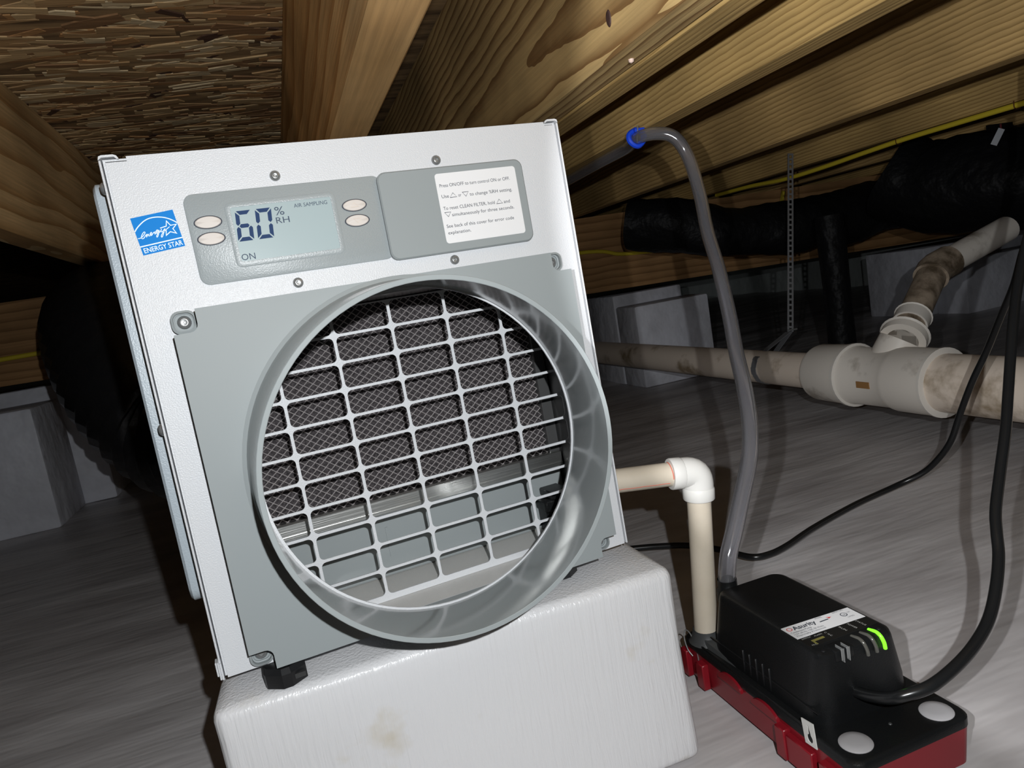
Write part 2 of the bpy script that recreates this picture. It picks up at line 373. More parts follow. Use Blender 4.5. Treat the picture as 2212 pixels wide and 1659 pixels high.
# dark knot on the cathedral-grain joist (left face), reached through local coordinates
bm = nb(); lathe(bm, [(0, 0.0012), (0.006, 0.001), (0.0075, 0)], Matrix.Translation((0.0002, 0.539, 0.0275)) @ Matrix.Rotation(-PI/2, 4, 'Y') @ Matrix.Diagonal((0.95, 0.55, 1, 1)), 14)
obj('knot', bm, KNOT, JB, smooth=40)
bm = nb(); lathe(bm, [(0.0026, 0.001), (0.0022, -0.0022), (0, -0.0034)], Matrix.Translation((0.0245, 0.5555, 0)), 10)
obj('resin_bead', bm, mat('pale_resin', (0.6, 0.45, 0.38), 0.4), JB, smooth=60)
bm = nb()                                        # modelled along local y, then turned to run across the joists
gp = ((-2.1, 2.1, .385), (3.6, 2.1, .27), (3.6, 2.22, .27), (-2.1, 2.22, .385), (-2.1, 2.1, ZJ-.001), (3.6, 2.1, ZJ-.001), (3.6, 2.22, ZJ-.001), (-2.1, 2.22, ZJ-.001))
v = [bm.verts.new((-(p[1] - 2.1), p[0] - .7, p[2] - .4)) for p in gp]
for q in ((0, 3, 2, 1), (4, 5, 6, 7), (0, 1, 5, 4), (2, 3, 7, 6), (1, 2, 6, 5), (0, 4, 7, 3)): bm.faces.new([v[i] for i in q])
m = wood('girder_pine', (0.36, 0.20, 0.085), (0.22, 0.115, 0.045), (0.2, 0.3), ring=16, seed=3, wob=0.04)
gd = tag(obj('girder', bm, m), 'long wooden girder crossing under the joists on pale piers', 'beam')
gd.location = (.7, 2.1, .4); gd.rotation_euler = (0, 0, -PI/2)

# ------------------------------------------------------------------ piers
def pier(label, front, rear):
    t = thing('support_pier', label, 'pier', (front[0], front[2], 0), 'wrapped piers under the girder')
    for nm, b in (('pier_block', front), ('pier_cap', rear)):
        bm = nb(); bx(bm, *b, 0.008, 2)
        o = obj(nm, bm, PIER, t, smooth=40); o.location = -Vector(t.location)
    return t
pier('pale wrapped pier at the far left beside the black duct', (-1.05, -0.605, 2.0, 2.24, -0.012, 0.296), (-1.0, -0.525, 2.245, 2.5, -0.012, 0.336))
pier('pale wrapped pier just right of the dehumidifier behind the tube', (1.085, 1.362, 2.06, 2.2, -0.012, 0.258), (1.082, 1.352, 2.202, 2.42, -0.012, 0.298))
pier('pale wrapped pier at the right edge behind the sloping dirty pipe', (2.50, 3.0, 2.06, 2.2, -0.012, 0.20), (2.46, 3.05, 2.202, 2.5, -0.012, 0.262))

# ------------------------------------------------------------------ support block
def block():
    bm = nb(); x0, x1, y0, y1, h = -0.088, 0.249, 0.471, 0.90, 0.1597
    bx(bm, x0, x1, y0, y1, 0, h, 0.0085, 4)
    bmesh.ops.subdivide_edges(bm, edges=[e for e in bm.edges if e.calc_length() > 0.03], cuts=9, use_grid_fill=True)
    for v in bm.verts:
        c = v.co.copy(); n = noise.noise(c*11)*0.0022 + noise.noise(c*34)*0.0007
        if c.z < h - 0.002 and c.z > 0.001:
            v.co.x += n*(1.6 if c.x < 0 else 1); v.co.y += n*1.5
            v.co.y -= 0.0065*max(0, (0.09 - c.z)/0.09) if c.y < 0.5 else 0
        elif c.z >= h - 0.002: v.co.z -= abs(n)*0.5
    for v in bm.verts: v.co.z -= 0.0285*max(0, v.co.y - 0.485)*v.co.z/h    # the top falls slightly to the rear
    b = obj('support_block', bm, WRAP, smooth=50)
    tag(b, 'white tape-wrapped block standing under the dehumidifier', 'block')
block()

# ------------------------------------------------------------------ dehumidifier
DH = thing('dehumidifier', 'white metal dehumidifier with grey round duct collar sitting on the wrapped block', 'dehumidifier')
RM = Matrix(((0.99712997, -0.07564386, -0.00313365), (0.07570188, 0.99674246, 0.02781518), (0.00101939, -0.02797258, 0.99960817)))
MW = RM.to_4x4(); MW.translation = (0.0755041, 0.4986106, 0.1726823)
DH.matrix_world = MW
HW, HH, DEP = 0.156, 0.3387, 0.46
# cabinet shell, open at the front
bm = nb()
for b in ((-HW+.0012, HW-.0012, .0012, DEP, HH-.0022, HH-.001), (-HW+.0012, HW-.0012, .0012, DEP, 0.0012, .0032), (-HW+.0012, -HW+.0026, .0012, DEP, .0032, HH-.0022), (HW-.0026, HW-.0012, .0012, DEP, .0032, HH-.0022), (-HW+.0012, HW-.0012, DEP-.002, DEP, .003, HH-.002)): bx(bm, *b)
obj('cabinet', bm, WHITE, DH)
# front sheet with a large round opening cut flat at the bottom
hole = []
hc, hr = (0.0035, 0.1187), 0.1213
a0 = math.asin((0.0036 - hc[1])/hr)
for k in range(73):
    a = a0 + (PI - 2*a0)*k/72; hole.append((hc[0] + hr*math.cos(a), min(hc[1] + hr*math.sin(a), 0.2305)))
hole = [hole[0]] + [p for i, p in enumerate(hole[1:], 1) if (Vector(p) - Vector(hole[i-1])).length > 1e-5]
out = [(-HW+.0026, 0.0), (HW-.0016, 0.0), (HW-.0016, HH-.0028), (0.1458, HH-.0028), (0.1452, HH), (-0.1415, HH), (-0.1415, HH-.003), (-HW+.0026, HH-.003)]
bm = nb(); plate(bm, out, [hole], 0.0, 0.0011)
obj('front_panel', bm, WHITE, DH)
# folded side flanges that stand a little proud of the front sheet
for s in (-1, 1):
    bm = nb(); xo = s*(HW + 0.0009); xi = s*(HW - 0.0004)
    bx(bm, min(xo, xi), max(xo, xi), -0.0012, 0.022, 0.0, HH - 0.0016, 0.0004, 1)
    a, c = sorted((xo, s*0.1455)); tab = [(a, HH-.0014), (c, HH-.0014), (c, HH+.0012), (a, HH+.0012)]
    if s < 0: tab = [(a, HH-.0014), (a+.0006, HH+.0008), (a+.0022, HH+.0014), (c-.0028, HH+.0014), (c-.001, HH+.0006), (c, HH-.0014), (c-.0012, HH-.0014), (c-.0025, HH), (a+.002, HH)]
    else: tab = [(c, HH-.0014), (c-.0006, HH+.0008), (c-.0022, HH+.0014), (a+.0028, HH+.0014), (a+.001, HH+.0006), (a, HH-.0010), (a+.0012, HH-.0010), (a+.0025, HH), (c-.002, HH)]
    plate(bm, tab, [], -0.0012, 0.020)
    obj('side_flange', bm, WHITE, DH)
# interior: floor pan, top shelf, lower grey pan, back
bm = nb(); bx(bm, -.148, .148, .0016, .30, .0018, .0034); obj('interior_floor', bm, INNER, DH)
bm = nb(); bx(bm, -.148, .148, .0016, .30, .2306, .2318); obj('top_shelf', bm, GALV, DH)
bm = nb(); bx(bm, -.150, .150, .30, .304, .003, .24); obj('inner_back', bm, DARK, DH)
for a, b in ((-.150, -.1488), (.1488, .150)):
    bm = nb(); bx(bm, a, b, .0016, .30, .003, .23); obj('interior_wall', bm, DARKG, DH)
bm = nb(); bx(bm, -.147, .147, .083, .12, .0036, .0575, .002, 2); bx(bm, -.02, -.018, .082, .084, .02, .045); obj('drain_pan', bm, GREYC, DH)
bm = nb(); bx(bm, .116, .140, .060, .083, .0226, .034, .002, 1); bx(bm, .122, .140, .056, .083, .034, .041, .001, 1); bx(bm, .118, .140, .066, .083, .0036, .0226); obj('drain_fitting', bm, BLACKP, DH, smooth=40)
# pleated filter behind the grille
FL = obj('air_filter', (lambda b: bx(b, -.1475, .1475, .088, .12, .060, .2295))(nb()), FOAM, DH)
bm = nb()
prof = [(.078, .0572), (.078, .0594), (.0772, .0594), (.0772, .0604), (.078, .0604), (.078, .0692), (.0795, .0704), (.086, .0704), (.086, .0572)]
a = [bm.verts.new((-.1475, y, z)) for y, z in prof]; b = [bm.verts.new((.1475, y, z)) for y, z in prof]
for k in range(len(prof)): bm.faces.new((a[k], a[(k+1) % len(prof)], b[(k+1) % len(prof)], b[k]))
bm.faces.new(a[::-1]); bm.faces.new(b)
obj('filter_frame', bm, ALU, FL)
for a, b in ((.1375, .1475), (-.1475, -.1375)):
    bm = nb(); bx(bm, a, b, .0785, .0875, .0705, .2295, .0006, 1); obj('filter_channel', bm, GALVD, FL)
# expanded metal mesh: each strand a thin zigzag bar
bm = nb(); px, pz = 0.00745, 0.0059; x0, x1, z0, z1 = -.1375, .1375, .0700, .2290
sl = pz/px
def bar(p, q, w=0.0004, y=0.0845):
    d = (Vector(q) - Vector(p)); L = d.length
    if L < 0.002: return
    n = int(L/0.0046); prev = None; t = d/L; nn = Vector((-t.y, t.x))
    for i in range(n+1):
        c = Vector(p) + d*i/max(n, 1); yy = y + (0.0005 if i % 2 else -0.0005)
        vs = [bm.verts.new((c.x + nn.x*w, yy, c.y + nn.y*w)), bm.verts.new((c.x, yy - w*1.6, c.y)), bm.verts.new((c.x - nn.x*w, yy, c.y - nn.y*w))]
        if prev:
            bm.faces.new((prev[0], vs[0], vs[1], prev[1])); bm.faces.new((prev[1], vs[1], vs[2], prev[2]))
        prev = vs
for s in (1, -1):
    k = -80
    while k < 80:
        # line z = s*sl*(x) + k*pz
        pts = []
        for x in (x0, x1):
            z = s*sl*x + k*pz + .15
            if z0 <= z <= z1: pts.append((x, z))
        for z in (z0, z1):
            x = (z - k*pz - .15)/(s*sl)
            if x0 < x < x1: pts.append((x, z))
        if len(pts) >= 2: bar(*sorted(pts)[:1], sorted(pts)[-1])
        k += 1
tag(obj('wire_mesh', bm, MESHM, FL, smooth='keep'), kind='stuff')
# intake grille: rows of rounded windows
bm = nb(); cx = [-.1476, -.1233, -.0798, -.0362, .0073, .0508, .0944, .1379, .1476]; cz = [.0074 + .02004*k for k in range(12)]
hb, vb, rr = 0.0010, 0.0011, 0.0036
for i in range(len(cx)-1):
    for j in range(len(cz)-1):
        X0, X1, Y0, Y1 = cx[i], cx[i+1], cz[j], cz[j+1]
        ends = (i == 0, i == len(cx)-2)
        r = min(rr, (X1-X0)/2 - .0015)
        inn = rrect(X0 + vb, X1 - vb, Y0 + hb, Y1 - hb, r, 4); outc = ((X1, Y1), (X0, Y1), (X0, Y0), (X1, Y0))
        for y, fl in ((.0318, 0), ):
            iv = [bm.verts.new((p[0], .0318, p[1])) for p in inn]; bv = [bm.verts.new((p[0], .0330, p[1])) for p in inn]
            ov = [bm.verts.new((p[0], .0318, p[1])) for p in outc]
            for c in range(4):
                for k in range(4):
                    a = c*5 + k; f = bm.faces.new((ov[c], iv[a], iv[a+1]))
                a = c*5 + 4; b2 = (c*5 + 5) % 20; f = bm.faces.new((ov[c], iv[a], iv[b2], ov[(c+1) % 4]))
            for k in range(20): bm.faces.new((iv[k], iv[(k+1) % 20], bv[(k+1) % 20], bv[k]))
bx(bm, -.1476, .1476, .0318, .0330, .0036, .0074)
bmesh.ops.remove_doubles(bm, verts=bm.verts, dist=1e-5)
obj('intake_grille', bm, WHITE, DH)
# duct collar: moulded plate standing 21 mm off the sheet, with corner notches, and a round spigot
D0, D1 = -0.0209, -0.089
def notch(o, sx, sz, cx_, cz_):
    pass
X, Zb, Zt, nw, nh, nr = 0.1372, 0.0037, 0.2397, 0.0146, 0.0140, 0.005
def corner(sx, sz, x, z):
    """notch outline for one corner, going counter-clockwise"""
    p = [(x, z - sz*nh)]
    pts = [(x - sx*(nw - nr), z - sz*nh)]
    for k in range(1, 5):
        a = PI/2*k/4; pts.append((x - sx*(nw - nr) - sx*nr*math.sin(a), z - sz*nh + sz*nr*(1 - math.cos(a))))
    pts.append((x - sx*nw, z))
    return p + pts
c1 = corner(1, -1, X, Zb)[::-1]; c2 = corner(1, 1, X, Zt); c3 = corner(-1, 1, -X, Zt)[::-1]; c4 = corner(-1, -1, -X, Zb)
outl = c4[:] + c1 + c2 + c3
base_c, base_r = (0.0025, 0.1212), 0.1150
rim_c, rim_r = (0.0, 0.1224), 0.1114
NC = 96
circ = lambda c, r: [(c[0] + r*math.cos(2*PI*k/NC), c[1] + r*math.sin(2*PI*k/NC)) for k in range(NC)]
bm = nb(); plate(bm, outl, [circ(base_c, base_r)], D0, D0 + 0.0025)
# skirt back to the sheet
lo = [bm.verts.new((x, D0 + .0025, z)) for x, z in outl]; hi = [bm.verts.new((x, -0.0002, z)) for x, z in outl]
for k in range(len(outl)): bm.faces.new((lo[k], lo[(k+1) % len(outl)], hi[(k+1) % len(outl)], hi[k]))
obj('collar_plate', bm, GREYP, DH)
bm = nb()
lps = [((base_c), base_r + .0045, D0 - .0001), (base_c, base_r + .0018, D0 - .0012), (base_c, base_r + .0003, D0 - .0045), (rim_c, rim_r, D1 + .0003), (rim_c, rim_r - .0003, D1), (rim_c, 0.1085, D1), (rim_c, 0.1082, D1 + .0003),
       ((0.0035, 0.1202), 0.1128, D0 - .001), ((0.0042, 0.1198), 0.1133, D0 + .0024)]
R = [[bm.verts.new((x, d, z)) for x, z in circ(c, r)] for c, r, d in lps]
for a, b in zip(R, R[1:]):
    for k in range(NC): bm.faces.new((a[k], a[(k+1) % NC], b[(k+1) % NC], b[k]))
obj('duct_collar', bm, GREYC, DH, smooth=25)
bm = nb(); lip = [[bm.verts.new((x, d, z)) for x, z in circ((.0044, .1196), r)] for r, d in ((.1137, -.0188), (.1117, -.0188), (.1117, -.0175), (.1137, -.0175))]
for a, b in zip(lip, lip[1:] + lip[:1]):
    for k in range(NC): bm.faces.new((a[k], a[(k+1) % NC], b[(k+1) % NC], b[k]))
obj('inner_lip', bm, WHITE, DH, smooth=30)
# screw pockets in the four notches
def screw_bm(bm, mtx, r=0.0034, h=0.0024):
    lathe(bm, [(r*1.03, 0), (r, h*.35), (r*.86, h*.72), (r*.6, h), (r*.5, h), (r*.44, h*.45), (r*.16, h*.4), (r*.14, h*.62), (0, h*.66)], mtx, 18)
FRONT = Matrix.Rotation(PI/2, 4, 'X')            # local z -> -y
for sx, sz, x, z in ((-1, 1, -X, Zt), (1, 1, X, Zt), (-1, -1, -X, Zb), (1, -1, X, Zb)):
    mx, mz = x - sx*(nw*.5 - .0005), z - sz*(nh*.5 - .0005)
    bm = nb()
    o = rrect(mx - nw*.52, mx + nw*.52, mz - nh*.52, mz + nh*.52, .0052, 5); i2 = rrect(mx - nw*.42, mx + nw*.42, mz - nh*.42, mz + nh*.42, .0042, 5)
    i3 = rrect(mx - nw*.36, mx + nw*.36, mz - nh*.36, mz + nh*.36, .0036, 5)
    Rg = [[bm.verts.new((px_, y, pz_)) for px_, pz_ in lp] for lp, y in ((o, -.0001), (o, -.0062), (i2, -.0068), (i2, -.0035), (i3, -.0032), (i3, -.0020))]
    for a, b in zip(Rg, Rg[1:]):
        for k in range(len(a)): bm.faces.new((a[k], a[(k+1) % len(a)], b[(k+1) % len(a)], b[k]))
    bm.faces.new(Rg[-1]); pk = obj('screw_pocket', bm, GREYP, DH, smooth=45)
    bm = nb(); screw_bm(bm, Matrix.Translation((mx, -.0020, mz)) @ FRONT, .0042, .0030); obj('screw', bm, STEEL, pk, smooth=40)
# face, top and side screws
for x, z in ((-.0568, .3183), (.0553, .3182), (-.0565, .2473), (.0553, .2466)):
    bm = nb(); screw_bm(bm, Matrix.Translation((x, -.0001, z)) @ FRONT); obj('screw', bm, STEEL, DH, smooth=40)
for x in (-.1245, .132):
    bm = nb(); screw_bm(bm, Matrix.Translation((x, .010, HH - .001)), .0036, .0028); obj('screw', bm, STEEL, DH, smooth=40)
for s, zz in ((-1, .3228), (-1, .1686), (-1, .0064), (1, .3228), (1, .1686), (1, .0075)):
    bm = nb(); screw_bm(bm, Matrix.Translation((s*(HW + .0009), .010, zz)) @ Matrix.Rotation(s*PI/2, 4, 'Y'), .0040, .0032); obj('screw', bm, STEEL, DH, smooth=40)
# side panel that stands off the left side
bm = nb()
loft(bm, [[(x, y, z) for y, z in rrect(.022, .36, .0475, .3305, .010, 4)] for x in (-.1552, -.1645)] + [[(-.1662, y, z) for y, z in rrect(.0238, .358, .0493, .3287, .009, 4)]])
obj('side_panel', bm, GREYS, DH, smooth=40)
# folded clip at the lower left corner
bm = nb(); bx(bm, -.1578, -.1566, -.004, .006, .001, .013, .0003, 1); bx(bm, -.1566, -.1554, -.0026, .006, .0, .0115, .0003, 1); bx(bm, -.1592, -.1580, -.002, .006, .003, .0125, .0003, 1)
obj('corner_clip', bm, WHITE, DH)
# feet
for x, y, sx in ((-.119, -.006, 1), (.100, .012, -1), (-.119, .40, 1), (.103, .40, -1)):
    bm = nb()
    pl = [(x - sx*.013, y), (x - sx*.012, y - .004), (x - sx*.002, y - .012), (x + sx*.004, y - .012), (x + sx*.014, y - .005), (x + sx*.014, y + .022), (x - sx*.013, y + .022)]
    loft(bm, [[(a, b, -.0125) for a, b in pl], [(a, b, -.0035) for a, b in pl], [(a + (x-a)*.1, b + .003, -.0002) for a, b in pl]])
    f = obj('foot', bm, BLACKR, DH)
    bm = nb(); bx(bm, x + sx*.009 - .004, x + sx*.009 + .004, y - .0105, y - .006, -.0092, -.0060); obj('foot_slot', bm, DARK, f)
# drain spout on the right side
bm = nb(); tube(bm, [(HW, .066, .031), (HW + .012, .066, .031)], .0135, 18); obj('drain_spout', bm, BLACKP, DH, smooth=40)

# control panel
bm = nb()
loft(bm, [[(x, y, z) for x, z in rrect(-.1155, .012, .2541, .3117, .006, 5)] for y in (0.0, -.0012)] + [[(x, -.0016, z) for x, z in rrect(-.1149, .0114, .2547, .3111, .0056, 5)]])
CP = obj('control_panel', bm, GREYT, DH, smooth=40)
bm = nb()
o1, o2 = rrect(-.0925, -.0208, .2620, .3043, .0042, 5), rrect(-.0915, -.0218, .2630, .3033, .0038, 5); i1, i2 = rrect(-.0890, -.0243, .2658, .3008, .0016, 5), rrect(-.0888, -.0245, .2660, .3006, .0014, 5)
Rg = [[bm.verts.new((x, y, z)) for x, z in lp] for lp, y in ((o1, -.0015), (o2, -.0021), (i1, -.0019), (i2, -.0004))]
for a, b in zip(Rg, Rg[1:]):
    for k in range(len(a)): bm.faces.new((a[k], a[(k+1) % len(a)], b[(k+1) % len(a)], b[k]))
obj('display_bezel', bm, GREYT, CP, smooth=60)
bm = nb(); bx(bm, -.0889, -.0244, -.0017, -.0008, .2659, .3007); DISP = obj('display', bm, LCD, DH)
yl = -.0018
def seg7(bm, x, z, w, h, segs, lean):
    t = .0025; g = .00032; m = h/2
    S7 = {'a': [(g*2, h), (w-g*2, h), (w-t-g, h-t), (t+g, h-t)], 'd': [(t+g, t), (w-t-g, t), (w-g*2, 0), (g*2, 0)],
          'g': [(g*2+t*.5, m), (t+g, m+t/2), (w-t-g, m+t/2), (w-g*2-t*.5, m), (w-t-g, m-t/2), (t+g, m-t/2)],
          'f': [(0, h-g*2), (t, h-t-g*2), (t, m+t/2+g), (t*.45, m+g), (0, m+t/2+g)], 'b': [(w, h-g*2), (w, m+t/2+g), (w-t*.45, m+g), (w-t, m+t/2+g), (w-t, h-t-g*2)],
          'e': [(0, g*2), (0, m-t/2-g), (t*.45, m-g), (t, m-t/2-g), (t, t+g*2)], 'c': [(w, g*2), (w-t, t+g*2), (w-t, m-t/2-g), (w-t*.45, m-g), (w, m-t/2-g)]}
    for s in segs: poly(bm, [(x + a + lean*(b)/h, z + b) for a, b in S7[s]], yl)
bm = nb(); seg7(bm, -.0882, .2787, .0100, .0194, 'acdefg', .0018); seg7(bm, -.0758, .2787, .0102, .0194, 'abcdef', .0018); obj('display_digits', bm, SEG, DISP)
for b, sz_, x, z, w in (('%', .0078, -.0622, .2926, .0060), ('RH', .0057, -.0628, .2873, .0086), ('ON', .0058, -.0886, .2666, .0086), ('AIR SAMPLING', .0036, -.0491, .2962, .0220)):
    bm = nb(); text(bm, b, sz_, (x, yl, z), w); obj('display_legend', bm, SEGL, DISP)
for x, z, sym in ((-.1036, .2932, 0), (-.1037, .2828, 0), (-.0093, .2932, 1), (-.0093, .2828, -1)):
    bm = nb(); mt = Matrix.Translation((x, -.0015, z)) @ FRONT @ Matrix.Diagonal((1, .485, 1, 1))
    lathe(bm, [(.0078, 0), (.0078, .0006), (.0072, .0011), (0, .0013)], mt, 32); b = obj('button', bm, CREAM, CP, smooth=40)
    bm = nb(); mt = Matrix.Translation((x, -.0016, z)) @ FRONT @ Matrix.Diagonal((1, .49, 1, 1)); lathe(bm, [(.0086, 0), (.0086, .0004), (.0077, .0005)], mt, 32); obj('button_edge', bm, PRINT, b)
    if sym:
        bm = nb(); stroke(bm, [(x - .0026, z - sym*.0013), (x + .0026, z - sym*.0013), (x, z + sym*.0016)], .0003, -.00305, closed=True); obj('button_print', bm, CREAMP, b)
# raised cover over the right half of the panel, with its printed instructions
bm = nb()
loft(bm, [[(x, y, z) for x, z in rrect(.0088, .1194, .2519, .3126, .006, 5)] for y in (-.0002, -.0040)] + [[(x, -.0050, z) for x, z in rrect(.0097, .1185, .2528, .3117, .0055, 5)]])
CV = obj('control_cover', bm, GREYP, DH, smooth=40)
bm = nb(); plate(bm, rrect(.0502, .1129, .2582, .3076, .0022, 4), [], -.00515, -.0050); IL = obj('instruction_label', bm, PAPER, DH)
bm = nb(); yt = -.00525; sz = .0034
for body, x, z, w in (('Press ON/OFF to turn control ON or OFF.', .0524, .2979, .0548), ('Use', .0525, .2903, .0054), ('or', .0652, .2901, .0023), ('to change %RH setting.', .0741, .2898, .0336),
                      ('To reset CLEAN FILTER, hold', .0523, .2819, .0399), ('and', .0994, .2816, .0049), ('simultaneously for three seconds.', .0578, .2769, .0490),
                      ('See back of this cover for error code', .0522, .2692, .0530), ('explanation.', .0524, .2645, .0175)):
    text(bm, body, sz, (x, yt, z), w)
for x0_, x1_, zb, up in ((.0589, .0641, .2902, 1), (.0687, .0734, .2929, -1), (.0936, .0985, .2818, 1), (.0527, .0574, .2801, -1)):
    stroke(bm, [(x0_, zb), (x1_, zb), ((x0_ + x1_)/2, zb + up*.0031)], .0003, yt, closed=True)
obj('lettering', bm, PRINT, IL)
# blue energy label
ang = math.radians(6.2); ux, uz = Vector((math.cos(ang), math.sin(ang))), Vector((-math.sin(ang)*1.0, math.cos(ang)))
O = Vector((-.1446, .2780)); LW, LH = .0249, .0233
def E(u, v): p = O + ux*(u*LW) + uz*(v*LH); return (p.x, p.y)
bm = nb(); plate(bm, [E(0, 0), E(1, 0), E(1, 1), E(0, 1)], [], -.0003, -.00005); EL = obj('efficiency_label', bm, BLUE, DH)
bm = nb(); y = -.00042
def sm(p, n=4): return [(v.x, v.y) for v in spline([(a, b, 0) for a, b in p], n)]
stroke(bm, [E(*p) for p in sm([(0.0, .638), (.065, .711), (.158, .786), (.272, .857), (.393, .898), (.519, .903), (.639, .883), (.753, .841), (.853, .78), (.935, .71), (1.0, .634)])], .00062, y)
stroke(bm, [E(*p) for p in [(.58, .595), (.73, .611), (.773, .741), (.832, .608), (.971, .605), (.858, .51), (.905, .374), (.779, .447), (.659, .378), (.697, .505)]], .00055, y)
stroke(bm, [E(0, .23), E(1, .233)], .0007, y)
stroke(bm, [E(*p) for p in sm([(.017, .455), (.055, .449), (.125, .475), (.199, .542), (.217, .573), (.198, .587), (.147, .546), (.102, .477), (.104, .431), (.142, .43), (.196, .48), (.24, .522), (.213, .448), (.276, .513), (.271, .46), (.309, .468), (.353, .511), (.354, .538), (.318, .511), (.309, .468), (.338, .461), (.392, .51), (.429, .528), (.421, .476), (.482, .523), (.522, .55), (.495, .565), (.454, .522), (.462, .483), (.509, .508), (.546, .552), (.501, .455), (.452, .386), (.439, .408), (.479, .461), (.555, .505), (.605, .565), (.579, .517), (.589, .487), (.639, .52), (.684, .563), (.631, .467), (.558, .359), (.541, .381), (.584, .443), (.665, .504), (.8, .579)], 3)], .00042, y)
text(bm, 'ENERGY STAR', .0043, (*E(.04, .045)[:1], y, E(.04, .045)[1]), .0228, Matrix.Rotation(-ang, 4, 'Y') @ VERT, bold=0.00004)
obj('label_print', bm, LBLUE, EL)

# ------------------------------------------------------------------ condensate pump
PU = thing('condensate_pump', 'black and red condensate pump with a lit green light on the floor', 'pump', (0.358, 0.468, 0.0))
PO = Vector(PU.location)
def part(name, bm, m, parent=None, smooth=40):
    p = parent or PU
    bmesh.ops.translate(bm, verts=bm.verts, vec=-PO)
    return obj(name, bm, m, p, smooth=smooth)
bm = nb()
loft(bm, [[(x, y, z) for x, y in rrect(.3065, .4095, .3630, .5760, .008, 4)] for z in (.0005,)] + [[(x, y, .030) for x, y in rrect(.3050, .4115, .3610, .5775, .009, 4)]])
# bosses, rib boxes and raised lip arcs of the left wall
for b in ((.299, .306, .538, .549, .0005, .0255), (.300, .306, .566, .576, .0005, .027), (.299, .306, .428, .439, .0005, .0265), (.3005, .306, .400, .428, .0005, .0235), (.2995, .306, .376, .392, .0005, .0240)): bx(bm, *b, .0008, 1)
for yc in (.5005, .4545):
    n = 10; a = [(yc + .0165*math.cos(PI*k/n), .026 + .0085*math.sin(PI*k/n)) for k in range(n+1)]
    lo = [bm.verts.new((.3018, p, q)) for p, q in a]; hi = [bm.verts.new((.3048, p, q)) for p, q in a]
    bm.faces.new(lo); bm.faces.new(hi[::-1])
    for k in range(n+1): bm.faces.new((lo[k], lo[(k+1) % (n+1)], hi[(k+1) % (n+1)], hi[k]))
part('tank', bm, RED)
bm = nb()
loft(bm, [[(x, y, z) for x, y in rrect(.3043 + i, .4120 - i, .3603 + i, .5783 - i, .010, 5)] for z, i in ((.0298, .0006), (.0302, 0), (.0362, 0), (.0378, .0012), (.0382, .0028))])
bx(bm, .3055, .3075, .41, .57, .030, .0395, .0006, 1)
part('tank_lid', bm, BLACKP)
bm = nb()
loft(bm, [[(x, y, z) for x, y in rrect(*q, 6)] for z, q in ((.0370, (.3120, .4020, .3985, .5440, .020)), (.0440, (.3125, .4010, .3985, .5430, .019)), (.0560, (.3135, .3985, .3980, .5410, .017)), (.0920, (.3152, .3860, .3950, .5285, .012)), (.0962, (.3162, .3840, .3955, .5272, .011)), (.0980, (.3190, .3805, .3985, .5240, .009)))])
BODY = part('motor_housing', bm, BLACKP, smooth=50)
bm = nb()
for y in (.490, .4815, .473, .4645, .456): bx(bm, .3120, .3140, y - .0009, y + .0009, .040, .060, .0004, 1)
bx(bm, .3122, .3136, .402, .538, .0500, .0506)
part('vent_rib', bm, BLACKR, BODY)
# printed label on the sloping top
lab = [Vector(p) for p in ((.3185, .4420, .0984), (.3800, .4385, .0984), (.3800, .4200, .0984), (.3185, .4232, .0984))]
bm = nb(); lo = [bm.verts.new(p) for p in lab]; hi = [bm.verts.new(p + Vector((0, 0, -.0006))) for p in lab]; bm.faces.new(lo)
for k in range(4): bm.faces.new((lo[k], lo[(k+1) % 4], hi[(k+1) % 4], hi[k]))
LB = part('rating_label', bm, PAPER, smooth=None)
bm = nb(); bx(bm, .3187, .3800, .4085, .4222, .0978, .0983); LB2 = part('terminal_label', bm, BLK, smooth=None)
FLAT = Matrix.Rotation(math.radians(-3), 4, 'Z')
bm = nb(); z = .0986
text(bm, 'Asurity', .0072, (.3250, .4340, z), .0205, FLAT, bold=.00018)
text(bm, 'Condensate Pump', .0029, (.3195, .4308, z), .0180, FLAT)
text(bm, '115V, 60 Hz, 1.0A, 50 Watts', .0027, (.3197, .4278, z), .0260, FLAT)
text(bm, 'Thermally Protected', .0025, (.3197, .4250, z), .0260, FLAT)
text(bm, 'MODEL', .0024, (.3480, .4378, z), .0062, FLAT)
text(bm, 'SERIAL NO.', .0022, (.3640, .4372, z), .0105, FLAT); text(bm, 'LISTED', .0021, (.3690, .4258, z), .0060, FLAT)
lathe(bm, [(.0028, 0), (.0028, .0001), (.0022, .0001)], Matrix.Translation((.3695, .4312, z)), 20)
text(bm, 'UL', .0030, (.3678, .4301, z), .0034, FLAT); text(bm, 'US', .0020, (.3735, .4318, z), .0026, FLAT)
bx(bm, .3480, .3560, .4325, .4335, .0983, .0986)
part('label_print', bm, PRINT, LB, smooth=None)
bm = nb(); lathe(bm, [(.0023, 0), (.0023, .0001), (.0017, .0001)], Matrix.Translation((.3222, .4367, z)), 18)
part('label_emblem', bm, REDP, LB, smooth=None); bm = nb()
v = [bm.verts.new(p) for p in ((.3560, .4362, z), (.3600, .4342, z), (.3565, .4327, z), (.3570, .4342, z))]; bm.faces.new(v)
part('label_emblem', bm, REDP, LB, smooth=None)
bm = nb()
text(bm, 'SWITCH', .0024, (.3200, .4198, .0985), .0075, FLAT); text(bm, 'ALARM', .0022, (.3302, .4186, .0985), .0070, FLAT); text(bm, 'N.O.', .0022, (.3205, .4095, .0985), .0048, FLAT)
